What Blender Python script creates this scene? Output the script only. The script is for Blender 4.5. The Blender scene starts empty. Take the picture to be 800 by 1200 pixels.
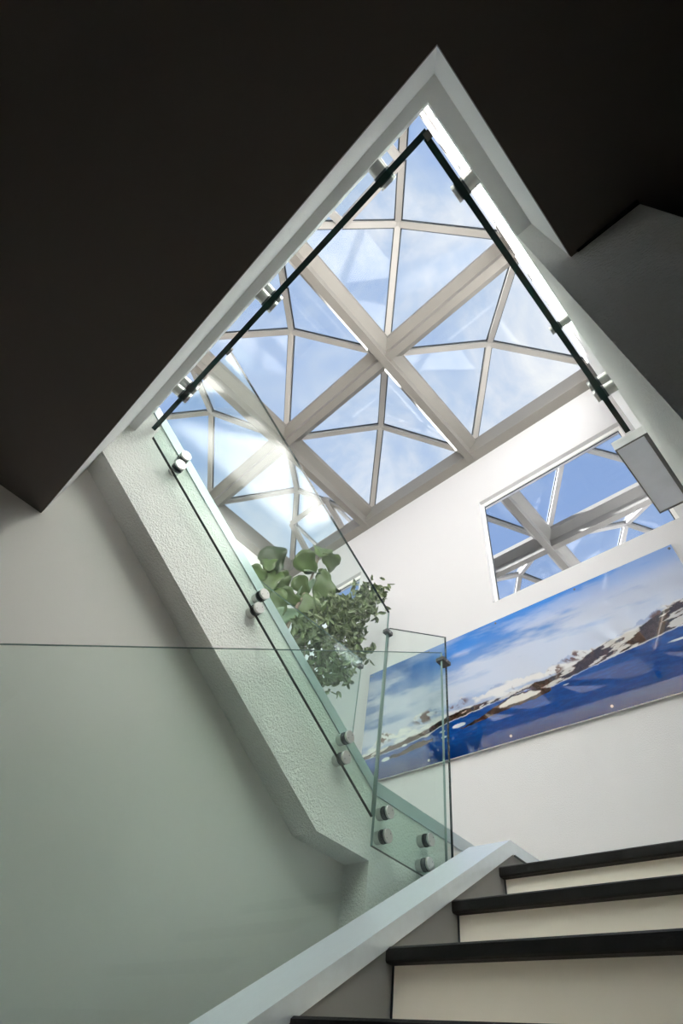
import bpy, math, random
import numpy as np
from mathutils import Vector, Matrix
random.seed(7)
scene = bpy.context.scene
COL = scene.collection

# ------------------------------------------------------------------ camera
R = ((0.71582928, 0.68427055, 0.13914835),
     (-0.48896613, 0.63346671, -0.5996933),
     (-0.49849831, 0.36123919, 0.78803914))
right, up, back = Vector(R[0]), -Vector(R[1]), -Vector(R[2])
cam_d = bpy.data.cameras.new('camera')
cam = bpy.data.objects.new('camera', cam_d); COL.objects.link(cam)
cam.matrix_world = Matrix((right, up, back)).transposed().to_4x4()
cam_d.sensor_fit = 'VERTICAL'; cam_d.sensor_height = 36.0; cam_d.sensor_width = 24.0
cam_d.lens = 577.05 / 1200 * 36
cam_d.clip_start = 0.01
scene.camera = cam

# ------------------------------------------------------------------ sky, sun, exposure
SUN_DIR = Vector((-0.78, 0.34, 0.60)).normalized()     # towards the sun
w = bpy.data.worlds.new('sky'); scene.world = w; w.use_nodes = True
nt = w.node_tree; N = nt.nodes; Lk = nt.links; N.clear()
def wn(t, **k):
    n = N.new(t)
    for a, b in k.items(): setattr(n, a, b)
    return n
tc = wn('ShaderNodeTexCoord')
mp = wn('ShaderNodeMapping'); mp.inputs['Scale'].default_value = (1.0, 1.0, 1.6); mp.inputs['Location'].default_value = (0.4, 1.3, 0.2)
Lk.new(tc.outputs['Generated'], mp.inputs[0])
cl = wn('ShaderNodeTexNoise'); cl.inputs['Scale'].default_value = 3.2; cl.inputs['Detail'].default_value = 9; cl.inputs['Roughness'].default_value = 0.6; cl.inputs['Distortion'].default_value = 0.5
Lk.new(mp.outputs[0], cl.inputs['Vector'])
dot = wn('ShaderNodeVectorMath', operation='DOT_PRODUCT'); dot.inputs[1].default_value = Vector((0.35, 0.85, 0.0)).normalized()   # a cloud bank stands on that side
Lk.new(tc.outputs['Generated'], dot.inputs[0])
hz = wn('ShaderNodeMapRange'); hz.inputs[1].default_value = -0.15; hz.inputs[2].default_value = 0.40; hz.inputs[3].default_value = -0.09; hz.inputs[4].default_value = 0.17
Lk.new(dot.outputs['Value'], hz.inputs[0])
ad = wn('ShaderNodeMath', operation='ADD'); Lk.new(cl.outputs[0], ad.inputs[0]); Lk.new(hz.outputs[0], ad.inputs[1])
cr = wn('ShaderNodeValToRGB'); e = cr.color_ramp.elements
e[0].position = 0.36; e[0].color = (0.37, 0.53, 0.86, 1)
e[1].position = 0.70; e[1].color = (1.0, 1.02, 1.06, 1)
m = cr.color_ramp.elements.new(0.52); m.color = (0.58, 0.71, 0.93, 1)
Lk.new(ad.outputs[0], cr.inputs[0])
bg = wn('ShaderNodeBackground'); bg.inputs[1].default_value = 0.37
Lk.new(cr.outputs[0], bg.inputs[0])
wo = wn('ShaderNodeOutputWorld'); Lk.new(bg.outputs[0], wo.inputs[0])

sd = bpy.data.lights.new('sun', 'SUN'); sd.energy = 21.0; sd.angle = math.radians(2.0); sd.color = (1.0, 0.97, 0.93)
sun = bpy.data.objects.new('sun', sd); COL.objects.link(sun)
sun.rotation_euler = SUN_DIR.to_track_quat('Z', 'Y').to_euler(); sun.location = (-9, 4, 9)

vs = scene.view_settings
vs.view_transform = 'Standard'; vs.look = 'None'; vs.gamma = 1.0; vs.use_curve_mapping = False
vs.exposure = 1.35
scene.cycles.max_bounces = 16; scene.cycles.diffuse_bounces = 8; scene.cycles.glossy_bounces = 6; scene.cycles.transparent_max_bounces = 40

# ------------------------------------------------------------------ materials
def srgb(r, g, b):
    f = lambda c: (c/255/12.92) if c <= 10.3 else ((c/255+0.055)/1.055)**2.4
    return (f(r), f(g), f(b), 1)
def mat(name, col, rough=0.6, metal=0.0, bump=None, var=None, spec=0.5, coat=0.0, trans=None):
    mt = bpy.data.materials.new(name); mt.use_nodes = True
    t = mt.node_tree; b = t.nodes['Principled BSDF']
    b.inputs['Base Color'].default_value = col; b.inputs['Roughness'].default_value = rough
    b.inputs['Metallic'].default_value = metal; b.inputs['Specular IOR Level'].default_value = spec
    b.inputs['Coat Weight'].default_value = coat
    co = t.nodes.new('ShaderNodeTexCoord')
    if bump:
        sc, st, dist = bump
        n = t.nodes.new('ShaderNodeTexNoise'); n.inputs['Scale'].default_value = sc; n.inputs['Detail'].default_value = 5; n.inputs['Roughness'].default_value = 0.6
        t.links.new(co.outputs['Object'], n.inputs['Vector'])
        bp = t.nodes.new('ShaderNodeBump'); bp.inputs['Strength'].default_value = st; bp.inputs['Distance'].default_value = dist
        t.links.new(n.outputs[0], bp.inputs['Height']); t.links.new(bp.outputs[0], b.inputs['Normal'])
    if var:
        sc, amt = var[0], var[1]
        stretch = var[2] if len(var) > 2 else (1, 1, 1)
        mp = t.nodes.new('ShaderNodeMapping'); mp.inputs['Scale'].default_value = stretch
        t.links.new(co.outputs['Object'], mp.inputs[0])
        n = t.nodes.new('ShaderNodeTexNoise'); n.inputs['Scale'].default_value = sc; n.inputs['Detail'].default_value = 6
        t.links.new(mp.outputs[0], n.inputs['Vector'])
        r = t.nodes.new('ShaderNodeMapRange'); r.inputs[1].default_value = 0.3; r.inputs[2].default_value = 0.7; r.inputs[3].default_value = 1-amt; r.inputs[4].default_value = 1+amt
        t.links.new(n.outputs[0], r.inputs[0])
        h = t.nodes.new('ShaderNodeMix'); h.data_type = 'RGBA'; h.blend_type = 'MULTIPLY'; h.inputs[0].default_value = 1
        h.inputs[6].default_value = col; t.links.new(r.outputs[0], h.inputs[7]); t.links.new(h.outputs[2], b.inputs['Base Color'])
    return mt
def glassmat(name, tint, f0=0.045, gloss=1.0):
    mt = bpy.data.materials.new(name); mt.use_nodes = True
    t = mt.node_tree; t.nodes.clear()
    o = t.nodes.new('ShaderNodeOutputMaterial'); mx = t.nodes.new('ShaderNodeMixShader')
    tr = t.nodes.new('ShaderNodeBsdfTransparent'); tr.inputs[0].default_value = tint
    gl = t.nodes.new('ShaderNodeBsdfGlossy'); gl.inputs['Roughness'].default_value = 0.0; gl.inputs[0].default_value = (gloss, gloss, gloss, 1)
    lw = t.nodes.new('ShaderNodeLayerWeight'); lw.inputs[0].default_value = 0.5
    p = t.nodes.new('ShaderNodeMath'); p.operation = 'POWER'; p.inputs[1].default_value = 5
    ma = t.nodes.new('ShaderNodeMath'); ma.operation = 'MULTIPLY_ADD'; ma.inputs[1].default_value = 1-f0; ma.inputs[2].default_value = f0
    t.links.new(lw.outputs['Facing'], p.inputs[0]); t.links.new(p.outputs[0], ma.inputs[0]); t.links.new(ma.outputs[0], mx.inputs[0])
    t.links.new(tr.outputs[0], mx.inputs[1]); t.links.new(gl.outputs[0], mx.inputs[2]); t.links.new(mx.outputs[0], o.inputs[0])
    return mt
M = {}
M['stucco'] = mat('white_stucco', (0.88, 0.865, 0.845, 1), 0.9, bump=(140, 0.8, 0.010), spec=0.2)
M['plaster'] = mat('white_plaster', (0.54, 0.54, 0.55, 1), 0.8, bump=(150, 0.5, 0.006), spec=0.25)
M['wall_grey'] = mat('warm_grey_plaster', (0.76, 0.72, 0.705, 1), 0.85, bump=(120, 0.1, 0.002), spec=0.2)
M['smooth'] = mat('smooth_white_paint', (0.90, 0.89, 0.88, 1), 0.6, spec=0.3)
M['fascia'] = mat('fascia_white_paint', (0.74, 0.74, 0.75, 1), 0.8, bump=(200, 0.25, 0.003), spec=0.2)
M['ceil'] = mat('dark_brown_ceiling_paint', (0.145, 0.127, 0.120, 1), 0.9, spec=0.1)
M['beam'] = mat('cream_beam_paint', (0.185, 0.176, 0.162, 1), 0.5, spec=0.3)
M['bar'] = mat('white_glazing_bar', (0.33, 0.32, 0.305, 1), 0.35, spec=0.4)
M['gasket'] = mat('black_gasket', (0.03, 0.04, 0.05, 1), 0.5)
M['alu'] = mat('satin_aluminium', (0.82, 0.90, 0.97, 1), 0.32, metal=0.45, var=(30, 0.03, (20, 1, 1)))
M['alu_trim'] = mat('grey_metal_trim', (0.50, 0.56, 0.59, 1), 0.4, metal=0.3)
M['stringer'] = mat('dark_grey_metal_panel', (0.23, 0.23, 0.235, 1), 0.55, metal=0.2)
M['tread'] = mat('black_rubber_tread', (0.007, 0.006, 0.006, 1), 0.55, bump=(90, 0.4, 0.004), var=(25, 0.5), spec=0.25)
M['bounce_top'] = mat('pale_bounce_inlay', (0.80, 0.70, 0.57, 1), 0.55, var=(6, 0.12, (1, 10, 1)))  # for the added tread inlays, pale to throw warm light back
M['riser'] = mat('pale_grey_riser_panel', (0.92, 0.86, 0.79, 1), 0.5, var=(3, 0.04))
M['floor'] = mat('pale_wood_floor', (0.76, 0.69, 0.60, 1), 0.5, var=(4, 0.2))
M['floor2'] = mat('oak_floor', (0.42, 0.34, 0.26, 1), 0.5, var=(6, 0.15, (8, 1, 1)))
M['steel'] = mat('brushed_steel', (0.55, 0.54, 0.53, 1), 0.35, metal=0.9)
M['steel_dk'] = mat('dark_steel_clamp', (0.10, 0.10, 0.10, 1), 0.4, metal=0.6)
M['edge'] = mat('dark_green_glass_edge', (0.006, 0.022, 0.022, 1), 0.15)
M['edge_lt'] = mat('grey_green_glass_edge', (0.16, 0.23, 0.22, 1), 0.2)
M['glass'] = glassmat('green_balustrade_glass', (0.925, 0.965, 0.948, 1), 0.013)
M['sky_glass'] = glassmat('skylight_glass', (0.975, 0.985, 0.985, 1), 0.010)
M['mirror'] = mat('reflective_window_glass', (0.80, 0.84, 0.92, 1), 0.015, metal=1.0)
M['frame'] = mat('window_frame_white', (0.80, 0.79, 0.77, 1), 0.45)
M['lamp_body'] = mat('lamp_grey_metal', (0.70, 0.70, 0.69, 1), 0.4, metal=0.3)
M['lamp_diff'] = mat('frosted_lamp_diffuser', (0.80, 0.82, 0.95, 1), 0.25, var=(9, 0.08))
M['leaf'] = mat('fig_leaf', (0.060, 0.095, 0.028, 1), 0.4, var=(9, 0.25))
M['leaf_pale'] = mat('fig_leaf_pale_underside', (0.15, 0.21, 0.14, 1), 0.6, var=(9, 0.15))
M['leaf_backlit'] = mat('fig_leaf_backlit', (0.022, 0.040, 0.014, 1), 0.4, var=(9, 0.25))  # leaf colour with the shade of the backlit leaf put in
M['foliage'] = mat('variegated_foliage', (0.12, 0.155, 0.075, 1), 0.45, var=(22, 0.75))
M['stem'] = mat('woody_stem', (0.16, 0.13, 0.10, 1), 0.8)
M['pot'] = mat('grey_planter', (0.30, 0.30, 0.30, 1), 0.6)
M['void'] = mat('dark_cavity', (0.02, 0.02, 0.02, 1), 0.9)

# ------------------------------------------------------------------ mesh helpers
class MB:
    def __init__(s): s.v = []; s.f = []; s.m = []
    def add(s, v, f, mi=0):
        o = len(s.v); s.v += [tuple(p) for p in v]
        for q in f: s.f.append(tuple(i+o for i in q)); s.m.append(mi)
        return s
    def box(s, x0, x1, y0, y1, z0, z1, mi=0):
        v = [(x, y, z) for x in (x0, x1) for y in (y0, y1) for z in (z0, z1)]
        return s.add(v, [(0,1,3,2),(4,6,7,5),(0,4,5,1),(2,3,7,6),(0,2,6,4),(1,5,7,3)], mi)
    def prism(s, poly, axis, a, b, mi=0, mi_edge=None):
        """poly: list of 2-D points in the two other axes (in axis order), extruded a..b"""
        def P(p, t):
            if axis == 'X': return (t, p[0], p[1])
            if axis == 'Y': return (p[0], t, p[1])
            return (p[0], p[1], t)
        n = len(poly)
        v = [P(p, a) for p in poly] + [P(p, b) for p in poly]
        s.add(v, [tuple(range(n))[::-1], tuple(range(n, 2*n))], mi)
        s.add(v, [(i, (i+1) % n, n+(i+1) % n, n+i) for i in range(n)], mi if mi_edge is None else mi_edge)
        return s
    def bar(s, p, q, wd, ht, upv=(0, 0, 1), mi=0, off=0.0):
        p, q = Vector(p), Vector(q); d = (q-p).normalized()
        sd_ = d.cross(Vector(upv)).normalized(); u = sd_.cross(d)
        v = []
        for c in (p, q):
            for a, b in ((-1, -1), (1, -1), (1, 1), (-1, 1)):
                v.append(c + sd_*(a*wd/2) + u*(b*ht/2 + off))
        return s.add(v, [(3,2,1,0),(4,5,6,7),(0,1,5,4),(1,2,6,5),(2,3,7,6),(3,0,4,7)], mi)
    def cyl(s, p, q, r, n=20, mi=0, r2=None, cap_mi=None, bevel=0.0):
        p, q = Vector(p), Vector(q); d = (q-p).normalized(); r2 = r if r2 is None else r2
        a = d.orthogonal().normalized(); b = d.cross(a)
        rings = [(p, r), (q, r2)] if not bevel else [(p, r-bevel), (p+d*bevel, r), (q-d*bevel, r2), (q, r2-bevel)]
        v = []
        for c, rr in rings:
            for i in range(n):
                t = 2*math.pi*i/n; v.append(c + (a*math.cos(t)+b*math.sin(t))*rr)
        k = len(rings)
        s.add(v, [(j*n+i, j*n+(i+1) % n, (j+1)*n+(i+1) % n, (j+1)*n+i) for j in range(k-1) for i in range(n)], mi)
        s.add(v, [tuple(range(n))[::-1], tuple(range((k-1)*n, k*n))], mi if cap_mi is None else cap_mi)
        return s
    def build(s, name, mats, parent=None, smooth=False):
        me = bpy.data.meshes.new(name); me.from_pydata(s.v, [], s.f)
        if not isinstance(mats, (list, tuple)): mats = [mats]
        for m_ in mats: me.materials.append(M[m_] if isinstance(m_, str) else m_)
        me.polygons.foreach_set('material_index', s.m)
        if smooth: me.polygons.foreach_set('use_smooth', [True]*len(me.polygons))
        me.update()
        o = bpy.data.objects.new(name, me); COL.objects.link(o)
        if parent:
            o.parent = parent; o.matrix_parent_inverse = Matrix.Translation(-parent.location) if parent.type == 'EMPTY' else Matrix()
        return o
def tag(o, label, cat, group=None, kind=None):
    o['label'] = label; o['category'] = cat
    if group: o['group'] = group
    if kind: o['kind'] = kind
    return o
def thing(name, loc, label, cat, group=None, kind=None):
    o = bpy.data.objects.new(name, None); o.location = loc; o.empty_display_size = 0.1; COL.objects.link(o)
    return tag(o, label, cat, group, kind)
def struct(o, label, cat):
    return tag(o, label, cat, kind='structure')

# ------------------------------------------------------------------ key dimensions (metres, camera at the origin)
YB = 2.90                      # back wall
XS, XW = -1.247, -1.353        # stair wall face / recessed wall under it
XR = 0.038                     # stuccoed wall on the right
ZC, ZL, ZF = 1.014, 1.44, 1.60 # ceiling underside / ledge underside / upper floor
ZLAND = 0.6533                  # landing
ZTOP = 5.34                    # top of the walls, underside of skylight beams
YE, XE = -0.079, 0.077         # slab edges
XLW = -5.0                     # far left wall
YFR = -3.0                     # wall behind the camera
ZFLOOR = -1.185

# ------------------------------------------------------------------ structure
struct(MB().box(-1.5, 2.6, YFR, 3.0, ZFLOOR-0.1, ZFLOOR).build('floor', 'floor'), 'pale wooden floor at the foot of the lower stairs', 'floor')
struct(MB().box(XLW, XR, 1.72, YB, ZLAND-0.12, ZLAND-0.001).build('floor_landing', 'floor'), 'pale wooden landing floor behind the topmost black step', 'floor')  # unseen surface, lightened to bounce light onto the lower back wall
# dark ceiling, L-shaped around the stair opening, with the white slab edge as a part
cg = MB().prism([(XW, YFR), (2.6, YFR), (2.6, 2.9), (0.195, 2.9), (0.195, 0.307), (XE, 0.307), (XE, YE), (XW, YE)], 'Z', ZC, ZC+0.02).build('ceiling', 'ceil')
struct(cg, 'dark brown ceiling overhead around the stair opening', 'ceiling')
fa = MB()
fa.prism([(XW, -0.6), (0.7, -0.6), (0.7, 0.307), (XE, 0.307), (XE, YE), (XW, YE)], 'Z', ZC+0.02, ZL)
fa.build('slab_edge', 'fascia', cg)
le = MB()
le.prism([(XW, -0.6), (0.7, -0.6), (0.7, 0.307), (XR, 0.307), (XR, -0.052), (XW, -0.052)], 'Z', ZL, ZF+0.02)
le.build('ledge', 'fascia', cg)
MB().prism([(XE+0.012, 0.3035), (0.195, 0.2985), (0.195, 0.3065), (XE+0.012, 0.3065)], 'Z', ZC-0.006, ZC).build('shadow_gap', 'void', cg)
struct(MB().box(XLW, XW, YFR, -0.08, ZF-0.15, ZF).box(XW, 0.7, YFR, -0.6, ZF-0.15, ZF).build('floor_upper', 'floor2'), 'wooden floor of the upper storey at the stair head', 'floor')

# recessed wall under the upper flight
wl = MB().prism([(YFR, ZFLOOR), (1.5, ZFLOOR), (1.5, 0.62), (1.10, 0.62), (YE, 1.32), (YFR, 1.32)], 'X', XW-0.1, XW)
struct(wl.build('wall_left', 'wall_grey'), 'warm grey wall at the left under the upper flight', 'wall')
# stucco wall carrying the upper flight: sloped band, flat end and the pier down to the floor
TR = [(-0.052, 1.64), (0.02, 1.585), (1.314, 0.8164), (2.0, 0.8164)]       # line of the trim, top edge
sl = (1.585-0.8164)/1.294
ws = MB().prism([(YE, 1.262), (1.079, 0.575), (1.313, 0.575), (1.313, ZFLOOR), (2.0, ZFLOOR), (2.0, 0.79), (1.307, 0.79), (0.013, 0.79+sl*1.294), (YE+0.03, 1.62), (YE, 1.62)], 'X', XW-0.02, XS)
struct(ws.build('wall_stair', 'stucco'), 'white roughcast sloping stair wall with a flat foot beside the landing', 'wall')
tr = MB()
for (ya, za), (yb, zb) in zip(TR[1:-1], TR[2:]):
    tr.prism([(ya, za-0.045), (ya, za), (yb, zb), (yb, zb-0.045)], 'X', XW-0.004, XS+0.006)
tr.prism([(-0.05, 1.585-0.045+0.043), (-0.05, 1.585+0.043), (0.02, 1.585), (0.02, 1.54)], 'X', XW-0.004, XS+0.006)
struct(tr.build('trim_1', 'alu_trim'), 'grey blue metal trim capping the white sloping stair wall', 'trim')

# right wall, lower stuccoed part and upper smooth part
struct(MB().box(XR, 0.195, 0.307, YB, ZFLOOR, 1.62).build('wall_right', 'stucco'), 'roughcast wall rising steeply at the right, dark end facing the viewer', 'wall')
struct(MB().box(0.046, 0.195, YFR, YB, 1.62, ZTOP).build('wall_right_upper', 'smooth'), 'smooth white wall strip above the roughcast wall', 'wall')
# back wall with two window openings
W1 = (-1.555, -0.045, 3.035, 4.50); W2 = (-4.80, -3.30, 3.035, 4.50)
bw = MB(); T = 0.25
xs = [XLW-0.1, W2[0], W2[1], W1[0], W1[1], 0.2]
for i in range(5):
    if i in (1, 3):
        bw.box(xs[i], xs[i+1], YB, YB+T, ZFLOOR, W1[2]); bw.box(xs[i], xs[i+1], YB, YB+T, W1[3], ZTOP+0.4)
    else:
        bw.box(xs[i], xs[i+1], YB, YB+T, ZFLOOR, ZTOP+0.4)
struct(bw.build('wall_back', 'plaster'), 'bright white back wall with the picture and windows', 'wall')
def window(name, W, label):
    x0, x1, z0, z1 = W
    o = bpy.data.objects.new(name, None); o.location = ((x0+x1)/2, YB+0.06, z0); COL.objects.link(o)
    struct(o, label, 'window')
    fw = 0.045
    f = MB()
    f.box(x0, x1, YB+0.045, YB+0.12, z1-fw, z1); f.box(x0, x1, YB+0.045, YB+0.12, z0, z0+0.02)
    f.box(x0, x0+fw*0.6, YB+0.045, YB+0.12, z0+0.02, z1-fw); f.box(x1-fw*0.6, x1, YB+0.045, YB+0.12, z0+0.02, z1-fw)
    f.build('window_frame', 'frame', o)
    g = MB(); a, b, c, d = x0+fw*0.6, x1-fw*0.6, z0+0.02, z1-fw
    k = 0.008
    for q in ((a, b, d-k, d), (a, b, c, c+k), (a, a+k, c+k, d-k), (b-k, b, c+k, d-k)):
        g.box(q[0], q[1], YB+0.058, YB+0.075, q[2], q[3])
    g.build('gasket', 'gasket', o)
    MB().box(a, b, YB+0.062, YB+0.075, c, d).build('pane', 'mirror', o)
    MB().box(x0, x1, YB+0.12, YB+0.15, z0, z1).build('backing', 'void', o)
window('window_1', W1, 'wide window above the picture mirroring the skylight')
window('window_2', W2, 'window behind the plants at the left of the back wall')
# remaining shell
struct(MB().box(XLW-0.15, XLW, YFR, YB, ZFLOOR, ZTOP+0.4).build('wall_left_upper', 'smooth'), 'far white wall behind the plants', 'wall')
struct(MB().box(XLW-0.15, 2.6, YFR-0.15, YFR, ZFLOOR, ZTOP+0.4).build('wall_front', 'smooth'), 'white wall behind the viewer', 'wall')
struct(MB().box(2.6, 2.75, YFR-0.15, 3.0, ZFLOOR, 1.6).build('wall_lower_right', 'wall_grey'), 'wall closing the dark lower room', 'wall')
struct(MB().box(0.195, 2.6, YB, YB+0.15, ZFLOOR, 1.6).build('wall_lower_back', 'wall_grey'), 'rear wall closing the dark lower room', 'wall')
struct(MB().box(0.7, 2.75, YFR-0.15, 3.05, 1.45, 1.6).box(0.195, 0.7, 0.307, 3.05, 1.45, 1.6).build('ceiling_cover', 'ceil'), 'slab over the dark lower room', 'ceiling')
# left platform of the upper floor, closed down to the landing
pf = MB().box(XLW, -2.36, -0.08, 2.17, 0.58, ZF)
struct(pf.build('floor_platform', 'smooth'), 'raised floor behind the upper flight where the plants stand', 'floor')

# ------------------------------------------------------------------ skylight: beams
BX = [-5.01, -3.29, -1.56, 0.17]
BY = [-2.20, -0.50, 1.236, 2.92]
ZB1, ZB2 = ZTOP+0.14, ZTOP+0.23
hw, fl = 0.0425, 0.09
sky = thing('skylight_frame', (-2.4, 0.4, ZTOP), 'cream painted grid of beams under the glass pyramids', 'skylight', kind='structure')
def profile(c, border=0):
    # border: +1 beam sits against a wall on the + side, -1 on the - side
    a = [(c-hw, ZTOP), (c+hw, ZTOP), (c+hw, ZB1), (c+hw+fl, ZB2), (c+hw+fl, ZB2+0.07), (c-hw-fl, ZB2+0.07), (c-hw-fl, ZB2), (c-hw, ZB1)]
    return a
for i, x in enumerate(BX):
    if 0 < i < 3:
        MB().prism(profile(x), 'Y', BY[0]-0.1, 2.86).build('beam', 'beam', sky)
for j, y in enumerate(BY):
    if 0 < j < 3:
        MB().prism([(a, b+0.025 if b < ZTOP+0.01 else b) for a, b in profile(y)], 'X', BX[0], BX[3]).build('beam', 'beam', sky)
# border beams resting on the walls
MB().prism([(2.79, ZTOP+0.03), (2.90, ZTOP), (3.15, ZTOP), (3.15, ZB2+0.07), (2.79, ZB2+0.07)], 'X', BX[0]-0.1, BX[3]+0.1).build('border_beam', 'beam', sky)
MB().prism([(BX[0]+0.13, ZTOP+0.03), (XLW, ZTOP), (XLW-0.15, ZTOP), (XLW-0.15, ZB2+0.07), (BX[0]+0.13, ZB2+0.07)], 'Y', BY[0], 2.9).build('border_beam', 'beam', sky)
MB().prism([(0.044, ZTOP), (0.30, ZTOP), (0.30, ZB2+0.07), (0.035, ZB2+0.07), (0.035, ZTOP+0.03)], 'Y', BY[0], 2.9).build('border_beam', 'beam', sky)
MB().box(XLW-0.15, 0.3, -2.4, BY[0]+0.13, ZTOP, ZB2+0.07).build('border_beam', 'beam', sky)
struct(MB().box(XLW-0.15, 0.3, YFR, -2.4, ZTOP, ZTOP+0.3).build('ceiling_upper', 'smooth'), 'white roof ceiling behind the skylight', 'ceiling')

# ------------------------------------------------------------------ skylight: glass pyramids
ZP, ZA = ZB2+0.05, 6.17
col_n = ['left', 'middle', 'right']
row_txt = {(2, 2): 'glass roof pyramid touching the back wall above the wide window',
           (1, 2): 'glass roof pyramid touching the back wall in the middle column',
           (0, 2): 'glass roof pyramid with an open vent pane above the plants',
           (2, 1): 'glass roof pyramid at the peak of the stair opening with a closed vent',
           (1, 1): 'second-row glass roof pyramid in the middle column beside the dark ceiling',
           (0, 1): 'second-row glass roof pyramid at the top of the white stair wall',
           (2, 0): 'right of the glass roof pyramids seen only mirrored in the picture',
           (1, 0): 'middle of the glass roof pyramids seen only mirrored in the picture',
           (0, 0): 'left of the glass roof pyramids seen only mirrored in the picture'}
def lerp(a, b, t): return a + (b-a)*t
for i in range(3):
    for j in range(3):
        x0, x1, y0, y1 = BX[i]+0.02, BX[i+1]-0.02, BY[j]+0.02, BY[j+1]-0.02
        cx, cy = (x0+x1)/2, (y0+y1)/2
        p = thing('roof_pyramid', (cx, cy, ZP), row_txt[(i, j)], 'skylight', 'glass pyramids of the skylight')
        A = Vector((cx, cy, ZA)); C = [Vector((x0, y0, ZP)), Vector((x1, y0, ZP)), Vector((x1, y1, ZP)), Vector((x0, y1, ZP))]
        for c in C:
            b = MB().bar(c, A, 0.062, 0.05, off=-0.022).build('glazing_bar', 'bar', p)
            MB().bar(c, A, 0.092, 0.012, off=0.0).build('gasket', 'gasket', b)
        MB().cyl(A-Vector((0, 0, 0.06)), A+Vector((0, 0, 0.02)), 0.05, 8).build('apex_cap', 'bar', p)
        vent = {(2, 1): 0, (0, 2): 2}.get((i, j))
        for k in range(4):
            a, b = C[k], C[(k+1) % 4]
            n = (b-a).cross(A-a).normalized()
            if n.z < 0: n = -n
            g = MB().prism([(0, 0), (1, 0), (0, 1)], 'Z', 0.004, 0.014)   # unit triangle, mapped onto the slope
            g.v = [tuple(a + (b-a)*v[0] + (A-a)*v[1] + n*v[2]) for v in g.v]
            g.build('pane', 'sky_glass', p)
            if k == vent:
                # rectangular vent frame on this slope
                mid = (a+b)/2; uv = (b-a).normalized(); vv = (A-mid).normalized(); H = (A-mid).length; Wd = (b-a).length
                hh = 0.50*H if k == 0 else 0.60*H; lo = 0.06*H
                ww = Wd*0.46
                q = [mid - uv*ww/2 + vv*lo, mid + uv*ww/2 + vv*lo, mid + uv*ww/2 + vv*hh, mid - uv*ww/2 + vv*hh]
                vf = MB()
                for s in range(4): vf.bar(q[s], q[(s+1) % 4], 0.075, 0.06, n, off=-0.035)
                vo = vf.build('vent_frame', 'bar', p)
                tilt = 0.0 if k == 0 else 0.30
                top = (q[2]+q[3])/2
                q2 = [c_ + n*tilt*((c_-top).dot(-vv)/(hh-lo)) + n*0.02 for c_ in q]
                sf = MB()
                for s in range(4): sf.bar(q2[s], q2[(s+1) % 4], 0.045, 0.04, n)
                MB().add([q2[0], q2[1], q2[2], q2[3]] + [c_ + n*0.01 for c_ in q2], [(3,2,1,0), (4,5,6,7), (0,1,5,4), (1,2,6,5), (2,3,7,6), (3,0,4,7)]).build('vent_pane', 'sky_glass', vo)
                sf.build('vent_sash', 'bar' if k == 0 else 'stringer', vo)

# ------------------------------------------------------------------ lower staircase
N0Y, N0Z, GO, RI = 0.8835, 0.152, 0.268, 0.1671
XI = -1.0106                   # inner face of the stringer
st = thing('staircase', (-0.5, 0.0, ZFLOOR), 'lower staircase with black treads, pale risers and a grey metal stringer', 'staircase')
for k in range(-7, 4):
    y, z = N0Y + GO*k, N0Z + RI*k
    td = MB().prism([(y, z-0.026), (y+0.004, z-0.03), (y+GO+0.035, z-0.03), (y+GO+0.035, z), (y+0.006, z), (y, z-0.005)], 'X', XI-0.004, XR-0.003).build('tread', 'tread', st)
    MB().box(XI, XR-0.004, y+0.035, y+GO+0.034, z, z+0.002).build('bounce_inlay', 'bounce_top', td)  # unseen pale inlay, added to bounce warm light onto the risers
    MB().box(XI+0.001, XR-0.005, y+0.026, y+0.04, z-RI-0.0, z-0.03).build('riser', 'riser', st)
    MB().box(XI-0.0025, XI+0.0025, y+0.0245, y+0.0275, z-RI, z-0.03).build('joint', 'gasket', st)
cs, c0 = 0.645, -0.3826
def capz(y): return c0 + cs*y
YK = 1.770
sp = MB().prism([(-1.2, capz(-1.2)-0.03), (YK, capz(YK)-0.03), (2.45, capz(YK)-0.03), (2.45, 0.50), (1.80, 0.40), (-0.9, ZFLOOR), (-1.2, ZFLOOR)], 'X', -1.165, XI-0.0035)
sp.build('stringer', 'stringer', st)
cap = MB().prism([(-1.2, capz(-1.2)), (-1.2, capz(-1.2)-0.0435), (YK+0.012, capz(YK)-0.040), (2.47, capz(YK)-0.040), (2.47, capz(YK)), (YK, capz(YK))], 'X', -1.179, XI+0.002)
cap.build('stringer_cap', 'alu', st)
MB().box(XI-0.001, XI+0.003, YK+0.02, YK+0.26, capz(YK)-0.044, capz(YK)-0.039).build('cap_seam', 'gasket', st)

# hidden upper flight behind the stair wall
s2 = thing('staircase', (-1.85, 0.6, ZLAND), 'upper staircase hidden behind the white sloping stair wall', 'staircase', kind='structure')
for k in range(4):
    MB().box(-2.355, XW-0.103, 1.02-0.289*(k+1), 1.02-0.289*k, 0.5, ZLAND+0.178*(k+1)).build('step', 'riser', s2)
MB().box(-2.355, XW-0.103, -0.075, 1.02-0.289*4, 0.5, ZF).build('step', 'riser', s2)

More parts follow.
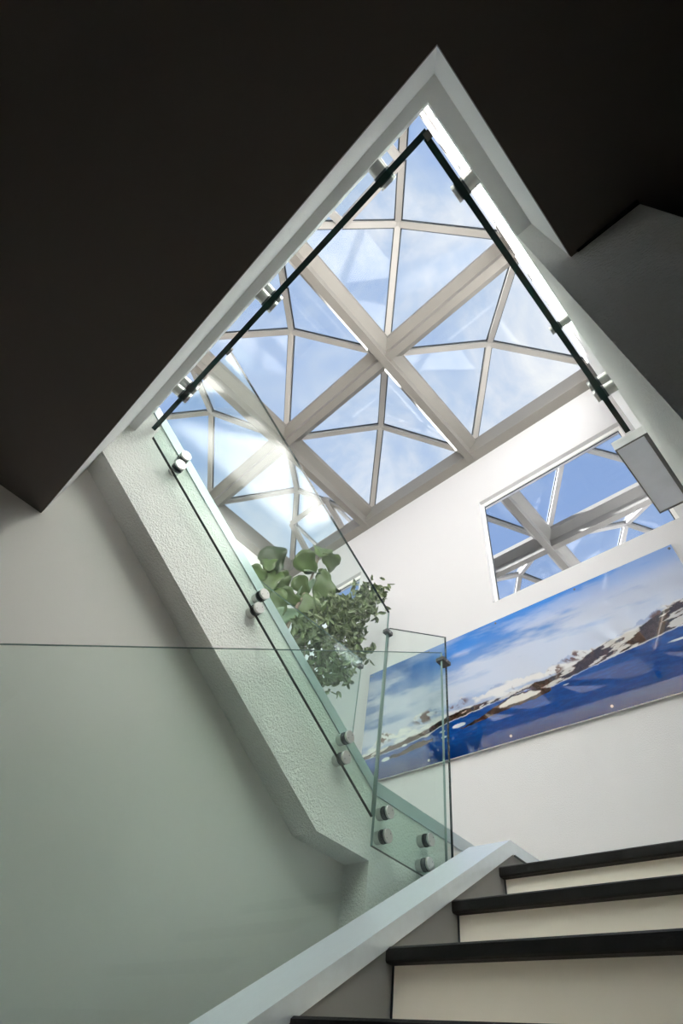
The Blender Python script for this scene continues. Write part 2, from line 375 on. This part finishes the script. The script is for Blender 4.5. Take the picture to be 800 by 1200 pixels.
# ------------------------------------------------------------------ glass balustrades
TH = 0.0055
def standoff(parent, base, tip, r=0.0205, disc=True):
    """steel spacer from wall point to glass point with a disc head in front"""
    base, tip = Vector(base), Vector(tip); d = (tip-base).normalized()
    so = MB().cyl(base, tip - d*0.001, r*0.93, 24).build('standoff', 'steel', parent, True)
    so.data.polygons.foreach_set('use_smooth', [len(p.vertices) == 4 for p in so.data.polygons])
    MB().cyl(tip - d*0.006, tip, r*1.0, 24).build('rubber_washer', 'gasket', so)
    g = tip + d*2*TH
    MB().cyl(g, g + d*0.003, r*0.98, 24).build('rubber_washer', 'gasket', so)
    h = MB().cyl(g + d*0.003, g + d*0.012, r, 24, bevel=0.0012).build('disc_head', 'steel', so)
    a = d.orthogonal().normalized()
    for s in (-1, 1): MB().cyl(g + d*0.0119 + a*s*r*0.62, g + d*0.0124 + a*s*r*0.62, 0.0017, 8).build('pin_hole', 'gasket', so)
def pane(parent, poly, axis, c, edge='edge', light=()):
    mb = MB().prism(poly, axis, c-TH, c+TH, 0, 1)
    for k in light: mb.m[2+k] = 2          # polished joints that look pale
    return mb.build('pane', ['glass', edge, 'edge_lt'], parent)
def clamp(parent, p, size, d=(1, 0, 0)):
    x, y, z = p; sx, sy, sz = size
    o = MB().box(x-sx/2, x+sx/2, y-sy/2, y+sy/2, z-sz/2, z+sz/2).build('clamp', 'steel_dk', parent)
    b = o.modifiers.new('bevel', 'BEVEL'); b.width = 0.0015; b.segments = 2
    MB().cyl((x-sx/2-0.0006, y, z), (x+sx/2+0.0006, y, z), min(sy, sz)*0.16, 12).build('clamp_screw', 'steel', o)

# sloping glass of the upper flight
XG = -1.211
g1 = thing('glass_panel', (XG, 0.6, 1.0), 'sloping glass panel held by steel discs along the white stair wall', 'balustrade', 'glass balustrade panels')
pane(g1, [(0.005, 1.431), (1.272, 0.680), (1.272, 1.553), (0.0, 2.305)], 'X', XG, light=(1, 3))
for y, z in ((0.131, 1.456), (0.135, 1.398), (0.623, 1.154), (0.621, 1.087), (1.116, 0.871), (1.113, 0.799)):
    standoff(g1, (XS, y, z), (XG-TH, y, z))
# upright panel beside the landing
g2 = thing('glass_panel', (XG, 1.5, 0.6), 'short upright glass panel with four steel discs beside the landing', 'balustrade', 'glass balustrade panels')
pane(g2, [(1.281, 0.600), (1.708, 0.600), (1.708, 1.703), (1.281, 1.466)], 'X', XG, light=(3,))
for y, z in ((1.342, 0.719), (1.340, 0.647), (1.564, 0.715), (1.559, 0.639)):
    standoff(g2, (XS, y, z), (XG-TH, y, z))
clamp(g2, (XG, 1.277, 1.437), (0.026, 0.040, 0.018))
# large glass of the lower flight
XF = -1.192
g3 = thing('glass_panel', (XF, 0.5, 0.3), 'large greenish glass panel beside the lower stairs, nearest the viewer', 'balustrade', 'glass balustrade panels')
tz = lambda y: 0.5615 + 0.6285*(y-0.06)
pane(g3, [(-0.95, capz(-0.95)-0.16), (1.645, capz(1.645)-0.16), (1.645, tz(1.645)), (-0.95, tz(-0.95))], 'X', XF, 'edge_lt')
for y in (-0.6, 0.1, 0.8, 1.4):
    MB().cyl((-1.165, y, capz(y)-0.11), (XF+TH, y, capz(y)-0.11), 0.018, 16).build('standoff', 'steel', g3)
clamp(g3, (-1.198, 1.668, 1.520), (0.044, 0.062, 0.020))
# glass over the ceiling edge on the left
YG = -0.012
g4 = thing('glass_panel', (-0.6, YG, 1.487), 'level glass panel edge running up the left side of the stair opening', 'balustrade', 'glass balustrade panels')
TH = 0.008
pane(g4, [(-1.228, 1.487), (0.004, 1.487), (0.004, 2.311), (-1.228, 2.311)], 'Y', YG)
for x in (-0.133, -0.588, -1.045):
    for z in (1.515, 1.58): standoff(g4, (x, -0.052, z), (x, YG-TH, z), 0.0205)
clamp(g4, (0.001, -0.004, 1.497), (0.016, 0.020, 0.022))
clamp(g4, (-1.205, YG+0.004, 2.285), (0.04, 0.026, 0.022))
# glass over the ceiling edge on the right
g5 = thing('glass_panel', (-0.004, 0.5, 1.487), 'level glass panel edge running down the right side of the stair opening', 'balustrade', 'glass balustrade panels')
pane(g5, [(-0.0035, 1.487), (1.010, 1.487), (1.010, 2.311), (-0.0035, 2.311)], 'X', -0.004)
for y in (0.143, 0.857):
    for z in (1.515, 1.58): standoff(g5, (XR, y, z), (-0.004+TH, y, z), 0.0205)
standoff(g5, (0.046, 0.66, 1.68), (-0.004+TH, 0.66, 1.68), 0.014)
# far level glass in front of the plants
TH = 0.0055
g6 = thing('glass_panel', (-2.33, 1.1, 1.5), 'level glass panel in front of the plants on the raised floor', 'balustrade', 'glass balustrade panels')
pane(g6, [(0.02, 1.46), (2.195, 1.46), (2.195, 2.318), (0.02, 2.318)], 'X', -2.33, 'edge_lt')
for y in (0.3, 1.1, 1.9): standoff(g6, (-2.36, y, 1.54), (-2.33-TH, y, 1.54))
clamp(g6, (-2.33, 2.185, 2.26), (0.035, 0.04, 0.03))

# ------------------------------------------------------------------ wall lamp
M['lamp_rim'] = mat('lamp_dark_rim', (0.16, 0.16, 0.17, 1), 0.5)
lp = thing('wall_lamp', (XR, 1.215, 1.5), 'flat rectangular unlit lamp box with frosted grey underside on the right wall', 'lamp')
x0, x1, y0, y1, z0, z1 = -0.064, XR, 1.055, 1.378, 1.5, 1.545
hs = MB().box(x0, x1, y0, y0+0.006, z0, z1).box(x0, x1, y1-0.006, y1, z0, z1).box(x0, x0+0.005, y0+0.006, y1-0.006, z0, z1).box(x1-0.006, x1, y0+0.006, y1-0.006, z0, z1)
hs.build('housing', 'lamp_body', lp)
rm = MB()
for q in ((x0, x1, y0, y0+0.005), (x0, x1, y1-0.005, y1), (x0, x0+0.004, y0+0.005, y1-0.005), (x1-0.012, x1, y0+0.005, y1-0.005)): rm.box(q[0], q[1], q[2], q[3], z0-0.002, z0)
rm.build('rim', 'lamp_rim', lp)
MB().box(x0+0.005, x1-0.006, y0+0.006, y1-0.006, z0+0.001, z0+0.008).build('diffuser', 'lamp_diff', lp)

# ------------------------------------------------------------------ picture: printed panorama on an acrylic panel
PX0, PX1, PZ0, PZ1 = -2.906, -0.174, 1.789, 2.806
def vnoise(x, y, seed):
    rs = np.random.RandomState(seed); G = rs.rand(257, 257)
    xi = np.floor(x).astype(int); yi = np.floor(y).astype(int); fx = x-xi; fy = y-yi
    fx = fx*fx*(3-2*fx); fy = fy*fy*(3-2*fy); xi %= 256; yi %= 256
    return (G[xi, yi]*(1-fx)+G[xi+1, yi]*fx)*(1-fy)+(G[xi, yi+1]*(1-fx)+G[xi+1, yi+1]*fx)*fy
def fbm(x, y, seed, o=5):
    s = 0; a = 0.5
    for k in range(o): s = s + a*vnoise(x*2**k, y*2**k, seed+k); a *= 0.5
    return s/(1-0.5**o)
def lin(c): return np.array(srgb(*c)[:3])
NU, NV = 640, 236
uu, vv_ = np.meshgrid(np.linspace(0, 1, NU+1), np.linspace(0, 1, NV+1), indexing='ij')
asp = (PX1-PX0)/(PZ1-PZ0)
X, Y = uu*asp, vv_
def sm(a, b, t): t = np.clip((t-a)/(b-a), 0, 1); return t*t*(3-2*t)
def mixc(c, d, t): return c*(1-t[..., None]) + d*t[..., None]
ip = lambda pts: np.interp(uu, [p[0] for p in pts], [p[1] for p in pts])
blue = mixc(np.broadcast_to(lin((176, 198, 232)), uu.shape+(3,)), lin((58, 136, 224)), sm(0.50, 0.92, vv_))
blue = mixc(blue, lin((46, 98, 168)), (1-sm(0.05, 0.42, uu))*0.75)
cloud = sm(0.40, 0.66, fbm(X*2.2+Y*1.6, Y*8, 11, 6) + 0.14*(1-sm(0.35, 0.95, vv_)) + 0.08*sm(0.2, 0.5, uu))
c = mixc(blue, lin((218, 224, 240)), cloud*(0.80-0.45*sm(0.72, 1.0, vv_)))
# snowy ranges
n1 = fbm(X*7, Y*7, 31)
ridge = ip([(0, .25), (.05, .30), (.09, .39), (.14, .33), (.2, .40), (.25, .45), (.31, .38), (.36, .42), (.42, .40), (.5, .42), (.56, .43), (.61, .40), (.66, .45), (.71, .48), (.76, .44), (.84, .50), (.92, .56), (.97, .58), (1, .56)]) + (fbm(uu*60, uu*0+3, 41)-0.5)*0.07
snow = sm(-0.004, 0.006, ridge-vv_)
sc_ = mixc(np.broadcast_to(lin((238, 236, 234)), uu.shape+(3,)), lin((150, 172, 214)), sm(0.38, 0.62, fbm(X*6+Y*5, Y*18, 51))*0.8)
crag = sm(0.47, 0.58, fbm(X*26+Y*18, Y*26, 61)) * sm(0.02, 0.06, ridge-vv_+0.03)
cragmask = np.zeros_like(uu)
for cu, cv, ru, rv in ((.35, .40, .045, .05), (.64, .39, .03, .05), (.71, .44, .06, .05), (.93, .52, .07, .06), (.54, .37, .02, .03), (.09, .33, .06, .06), (.24, .38, .05, .06)):
    cragmask = np.maximum(cragmask, 1-sm(0.5, 1.1, np.sqrt(((uu-cu)/ru)**2+((vv_-cv)/rv)**2)))
sc_ = mixc(sc_, lin((112, 84, 78)), crag*cragmask)
c = mixc(c, sc_, snow)
# brown coast
rough = (fbm(X*18, Y*18, 71)-0.5)
coast_lo = ip([(0, .19), (.05, .185), (.15, .20), (.25, .22), (.31, .27), (.45, .30), (.56, .315), (.62, .275), (.74, .33), (.86, .365), (1, .40)]) + rough*0.02
coast_hi = ip([(0, .215), (.05, .235), (.15, .25), (.25, .28), (.31, .32), (.38, .335), (.5, .335), (.56, .35), (.62, .355), (.70, .385), (.76, .45), (.86, .48), (.96, .57), (1, .585)]) + rough*0.03
co_ = sm(0, 0.006, vv_-coast_lo)*sm(0, 0.008, coast_hi-vv_)
snowgap = sm(0.55, 0.60, fbm(X*5.5, (Y-uu*0.42)*26, 81))
brown = mixc(np.broadcast_to(lin((84, 52, 36)), uu.shape+(3,)), lin((40, 26, 22)), sm(0.4, 0.65, fbm(X*55, Y*55, 91)))
cc = mixc(brown, lin((226, 222, 216)), snowgap*0.9)
c = mixc(c, cc, co_)
# sea
sea_n = fbm(X*25, Y*110, 101)
sea = mixc(np.broadcast_to(lin((2, 62, 140)), uu.shape+(3,)), lin((4, 78, 160)), sm(0.35, 0.7, sea_n))
sea = mixc(sea, lin((0, 44, 108)), 1-sm(0.0, 0.16, vv_))
c = mixc(c, sea, sm(0, 0.005, coast_lo-vv_))
# islands
def island(pts_lo, pts_hi, u0, u1, seed):
    lo = ip(pts_lo)+rough*0.02; hi = ip(pts_hi)+rough*0.03
    return sm(0, .004, uu-u0)*sm(0, .004, u1-uu)*sm(0, 0.006, vv_-lo)*sm(0, 0.006, hi-vv_)
i1 = island([(.355, .185), (.45, .205), (.52, .225), (.60, .235), (.625, .255)], [(.355, .195), (.42, .235), (.47, .275), (.52, .315), (.58, .31), (.625, .275)], .355, .625, 1)
isn = island([(.475, .24), (.55, .25), (.60, .265)], [(.475, .265), (.52, .30), (.57, .305), (.60, .275)], .478, .598, 2)
i2 = island([(.10, .125), (.18, .135), (.27, .165)], [(.10, .15), (.17, .175), (.22, .20), (.27, .19)], .10, .27, 3)
c = mixc(c, brown, np.maximum(i1, i2)); c = mixc(c, lin((228, 224, 214)), isn)
for cu, cv, ru, rv in ((.352, .222, .022, .016), (.30, .215, .012, .010), (.305, .17, .010, .009), (.10, .14, .018, .016), (.17, .205, .01, .008), (.93, .31, .03, .008), (.66, .262, .008, .004)):
    ice = 1-sm(0.75, 1.05, np.sqrt(((uu-cu)/ru)**2+((vv_-cv)/rv)**2) + rough*0.8)
    c = mixc(c, lin((226, 234, 240)), ice)
c = c*0.64      # whole print darkened evenly to offset the strong light on it
pc = thing('picture', ((PX0+PX1)/2, YB-0.03, PZ0), 'wide blue panorama print of snowy mountains and sea on the back wall', 'picture')
verts = np.stack([PX0+uu*(PX1-PX0), np.full_like(uu, YB-0.0325), PZ0+vv_*(PZ1-PZ0)], -1).reshape(-1, 3)
idx = np.arange((NU+1)*(NV+1)).reshape(NU+1, NV+1)
faces = np.stack([idx[:-1, :-1], idx[1:, :-1], idx[1:, 1:], idx[:-1, 1:]], -1).reshape(-1, 4)
pm = bpy.data.meshes.new('print'); pm.from_pydata(verts.tolist(), [], faces.tolist())
at_ = pm.color_attributes.new('print_colour', 'FLOAT_COLOR', 'POINT')
at_.data.foreach_set('color', np.concatenate([c, np.ones(c.shape[:2]+(1,))], -1).reshape(-1).astype(np.float32))
mp_ = mat('glossy_acrylic_print', (1, 1, 1, 1), 0.6, spec=0.0, coat=1.0)
pb = mp_.node_tree.nodes['Principled BSDF']; pb.inputs['Coat IOR'].default_value = 1.8; pb.inputs['Coat Roughness'].default_value = 0.02
ca = mp_.node_tree.nodes.new('ShaderNodeVertexColor'); ca.layer_name = 'print_colour'
mp_.node_tree.links.new(ca.outputs[0], pb.inputs['Base Color'])
pm.materials.append(mp_)
po = bpy.data.objects.new('print', pm); COL.objects.link(po); po.parent = pc; po.matrix_parent_inverse = Matrix.Translation(-pc.location)
MB().box(PX0, PX1, YB-0.032, YB-0.022, PZ0, PZ1).build('backing_panel', 'smooth', pc)
for k in range(5):
    for v_ in (0.972, 0.034):
        x, z = lerp(PX0, PX1, 0.009+0.9835*k/4), lerp(PZ0, PZ1, v_)
        MB().cyl((x, YB, z), (x, YB-0.036, z), 0.009, 12).build('mounting_screw', 'steel_dk' if v_ > 0.5 else 'steel', pc)

# ------------------------------------------------------------------ plants
def leaf_mesh(L, W, curl, wav, seed):
    rs = random.Random(seed); nu, nv = 9, 5
    prof = [0.10, 0.50, 0.66, 0.66, 0.82, 1.0, 1.0, 0.84, 0.34]
    v, f = [], []
    for a in range(nu):
        t = a/(nu-1)
        for b in range(nv):
            s = (b-(nv-1)/2)/((nv-1)/2)
            x = s*W/2*prof[a]
            v.append((x, L*t, -curl*L*t*t + 0.14*abs(s)*W*prof[a] + wav*W*math.sin(t*9+seed+s*2)*abs(s)))
    for a in range(nu-1):
        for b in range(nv-1):
            f.append((a*nv+b, a*nv+b+1, (a+1)*nv+b+1, (a+1)*nv+b))
    return v, f
def add_leaf(parent, base, direction, normal, L, W, matn, seed, curl=0.15, wav=0.05):
    base = Vector(base); y = Vector(direction).normalized(); n = Vector(normal); z = (n - y*n.dot(y)).normalized(); x = y.cross(z)
    v, f = leaf_mesh(L, W, curl, wav, seed)
    mb = MB().add([base + x*p[0] + y*p[1] + z*p[2] for p in v], f)
    o = mb.build('leaf', matn, parent, True)
    sd_ = o.modifiers.new('thickness', 'SOLIDIFY'); sd_.thickness = 0.0025
    return o
fig = thing('fig_tree', (-2.78, 1.72, ZF), 'tall fiddle-leaf fig with big rounded leaves behind the glass', 'plant')
MB().cyl((-2.78, 1.72, ZF+0.001), (-2.78, 1.72, ZF+0.36), 0.15, 24, r2=0.19, bevel=0.01).build('pot', 'pot', fig)
def tube(pts, r0, r1, n=8):
    mb = MB()
    for k in range(len(pts)-1):
        ra, rb = lerp(r0, r1, k/(len(pts)-1)), lerp(r0, r1, (k+1)/(len(pts)-1)); mb.cyl(pts[k], pts[k+1], ra, n, r2=rb)
    return mb
tube([(-2.78, 1.72, 1.9), (-2.74, 1.71, 2.45), (-2.72, 1.74, 2.72), (-2.72, 1.80, 3.0), (-2.72, 1.83, 3.42)], 0.022, 0.010).build('stem', 'stem', fig)
tube([(-2.74, 1.70, 2.42), (-2.73, 1.55, 2.62), (-2.72, 1.40, 2.92)], 0.014, 0.008).build('stem', 'stem', fig)
cam_n = Vector((0.60, -0.42, -0.66))   # direction from the plants to the stairs below
# (centre y, centre z, leaf direction in the y-z plane, length, width, material, tilt towards/away)
LV = [(1.374, 2.965, (-.5, .8), .25, .22, 'leaf_backlit', .1), (1.352, 2.90, (-.2, .9), .15, .13, 'leaf', .0), (1.415, 2.77, (-.1, .9), .21, .17, 'leaf', .1),
      (1.555, 2.80, (.7, .5), .20, .17, 'leaf', .2), (1.505, 2.895, (.8, .3), .13, .09, 'leaf', .0), (1.83, 3.50, (.1, .9), .20, .18, 'leaf', .1),
      (1.71, 3.22, (-.9, .1), .22, .19, 'leaf', .0), (1.96, 3.48, (.95, .2), .24, .17, 'leaf', .1), (1.80, 3.20, (-.8, -.4), .20, .08, 'leaf_pale', .7),
      (1.945, 3.15, (.5, -.85), .25, .19, 'leaf', .1), (1.72, 2.94, (-.8, .3), .17, .14, 'leaf', .1), (1.785, 2.98, (-.3, -.9), .23, .09, 'leaf_pale', .6),
      (1.645, 2.745, (-.85, -.25), .22, .13, 'leaf', .2), (1.82, 2.77, (.25, -.95), .25, .17, 'leaf', .1), (1.935, 2.93, (.55, -.8), .20, .09, 'leaf', .4),
      (1.66, 2.57, (-.7, -.6), .21, .12, 'leaf_pale', .3), (1.82, 2.52, (.2, -.9), .22, .16, 'leaf', .1), (1.29, 2.735, (-.9, -.1), .15, .12, 'leaf', .1),
      (1.96, 3.22, (.9, -.1), .11, .06, 'leaf_pale', .3), (1.90, 3.26, (.9, .3), .12, .09, 'leaf', .2), (1.55, 2.62, (-.6, .5), .20, .15, 'leaf', .2)]
for k, (cy, cz, dr, L, W, mn, tl) in enumerate(LV):
    d = Vector((0.15*(-1)**k, dr[0], dr[1])).normalized()
    ctr = Vector((-2.70, cy, cz)); n = cam_n + Vector((0, tl*(1 if k % 2 else -1), tl))
    add_leaf(fig, ctr - d*L*0.55, d, n, L*1.12, W*1.18, mn, k, wav=0.13 if k == 0 else 0.07)
bush = thing('potted_shrub', (-2.62, 2.0, ZF), 'bushy small-leaved shrub leaning over the glass towards the back wall', 'plant')
MB().cyl((-2.66, 1.98, ZF+0.001), (-2.66, 1.98, ZF+0.28), 0.12, 24, r2=0.15, bevel=0.01).build('pot', 'pot', bush)
CL = [(2.511, 3.40), (2.44, 3.30), (2.272, 3.20), (2.2, 3.0), (2.409, 3.12), (2.33, 3.05), (2.022, 2.859), (2.10, 2.93), (1.962, 2.68), (2.249, 2.75), (2.15, 2.80), (1.89, 2.585),
      (1.80, 2.40), (2.058, 2.576), (2.273, 2.615), (2.36, 2.60), (2.166, 2.405), (2.028, 2.298), (2.1, 2.19), (2.21, 2.33), (1.933, 2.41), (2.12, 2.66), (2.20, 2.52), (2.06, 2.74)]
stm = MB()
for (y, z) in CL[::3]:
    for q in tube([(-2.66, 1.98, 1.86), (-2.64, (y+1.98)/2, (z+1.9)/2-0.05), (-2.60, y, z)], 0.008, 0.003, 6).__dict__['f'][:0]: pass
    t_ = tube([(-2.66, 1.98, 1.86), (-2.63, 0.6*1.98+0.4*y, (z+1.9)/2-0.02), (-2.58, y, z)], 0.008, 0.003, 6)
    stm.add(t_.v, t_.f)
stm.build('stem', 'stem', bush)
fo = MB(); rs = random.Random(3)
for (y, z) in CL:
    for k in range(30):
        o = Vector((-2.56 + rs.gauss(0, 0.07), y + rs.gauss(0, 0.052), z + rs.gauss(0, 0.052)))
        ax = Vector((rs.gauss(0, .5), rs.gauss(0, 1), rs.gauss(0, 1)-.2)).normalized()
        for q in range(3):
            d = (ax + Vector((rs.gauss(0, .5), rs.gauss(0, .5), rs.gauss(0, .5)))).normalized()
            n = (cam_n + Vector((rs.gauss(0, .6), rs.gauss(0, .6), rs.gauss(0, .6)))).normalized()
            s = d.cross(n).normalized(); n = s.cross(d); L = rs.uniform(.05, .085); W = L*0.42
            P0 = o; fo.add([P0, P0+d*L*.35+s*W*.5+n*.003, P0+d*L*.75+s*W*.42, P0+d*L-n*.008, P0+d*L*.75-s*W*.42, P0+d*L*.35-s*W*.5+n*.003, P0+d*L*.5-n*.006],
                           [(0, 1, 6), (1, 2, 6), (2, 3, 6), (3, 4, 6), (4, 5, 6), (5, 0, 6)])
fl_ = fo.build('foliage', 'foliage', bush); fl_['kind'] = 'stuff'
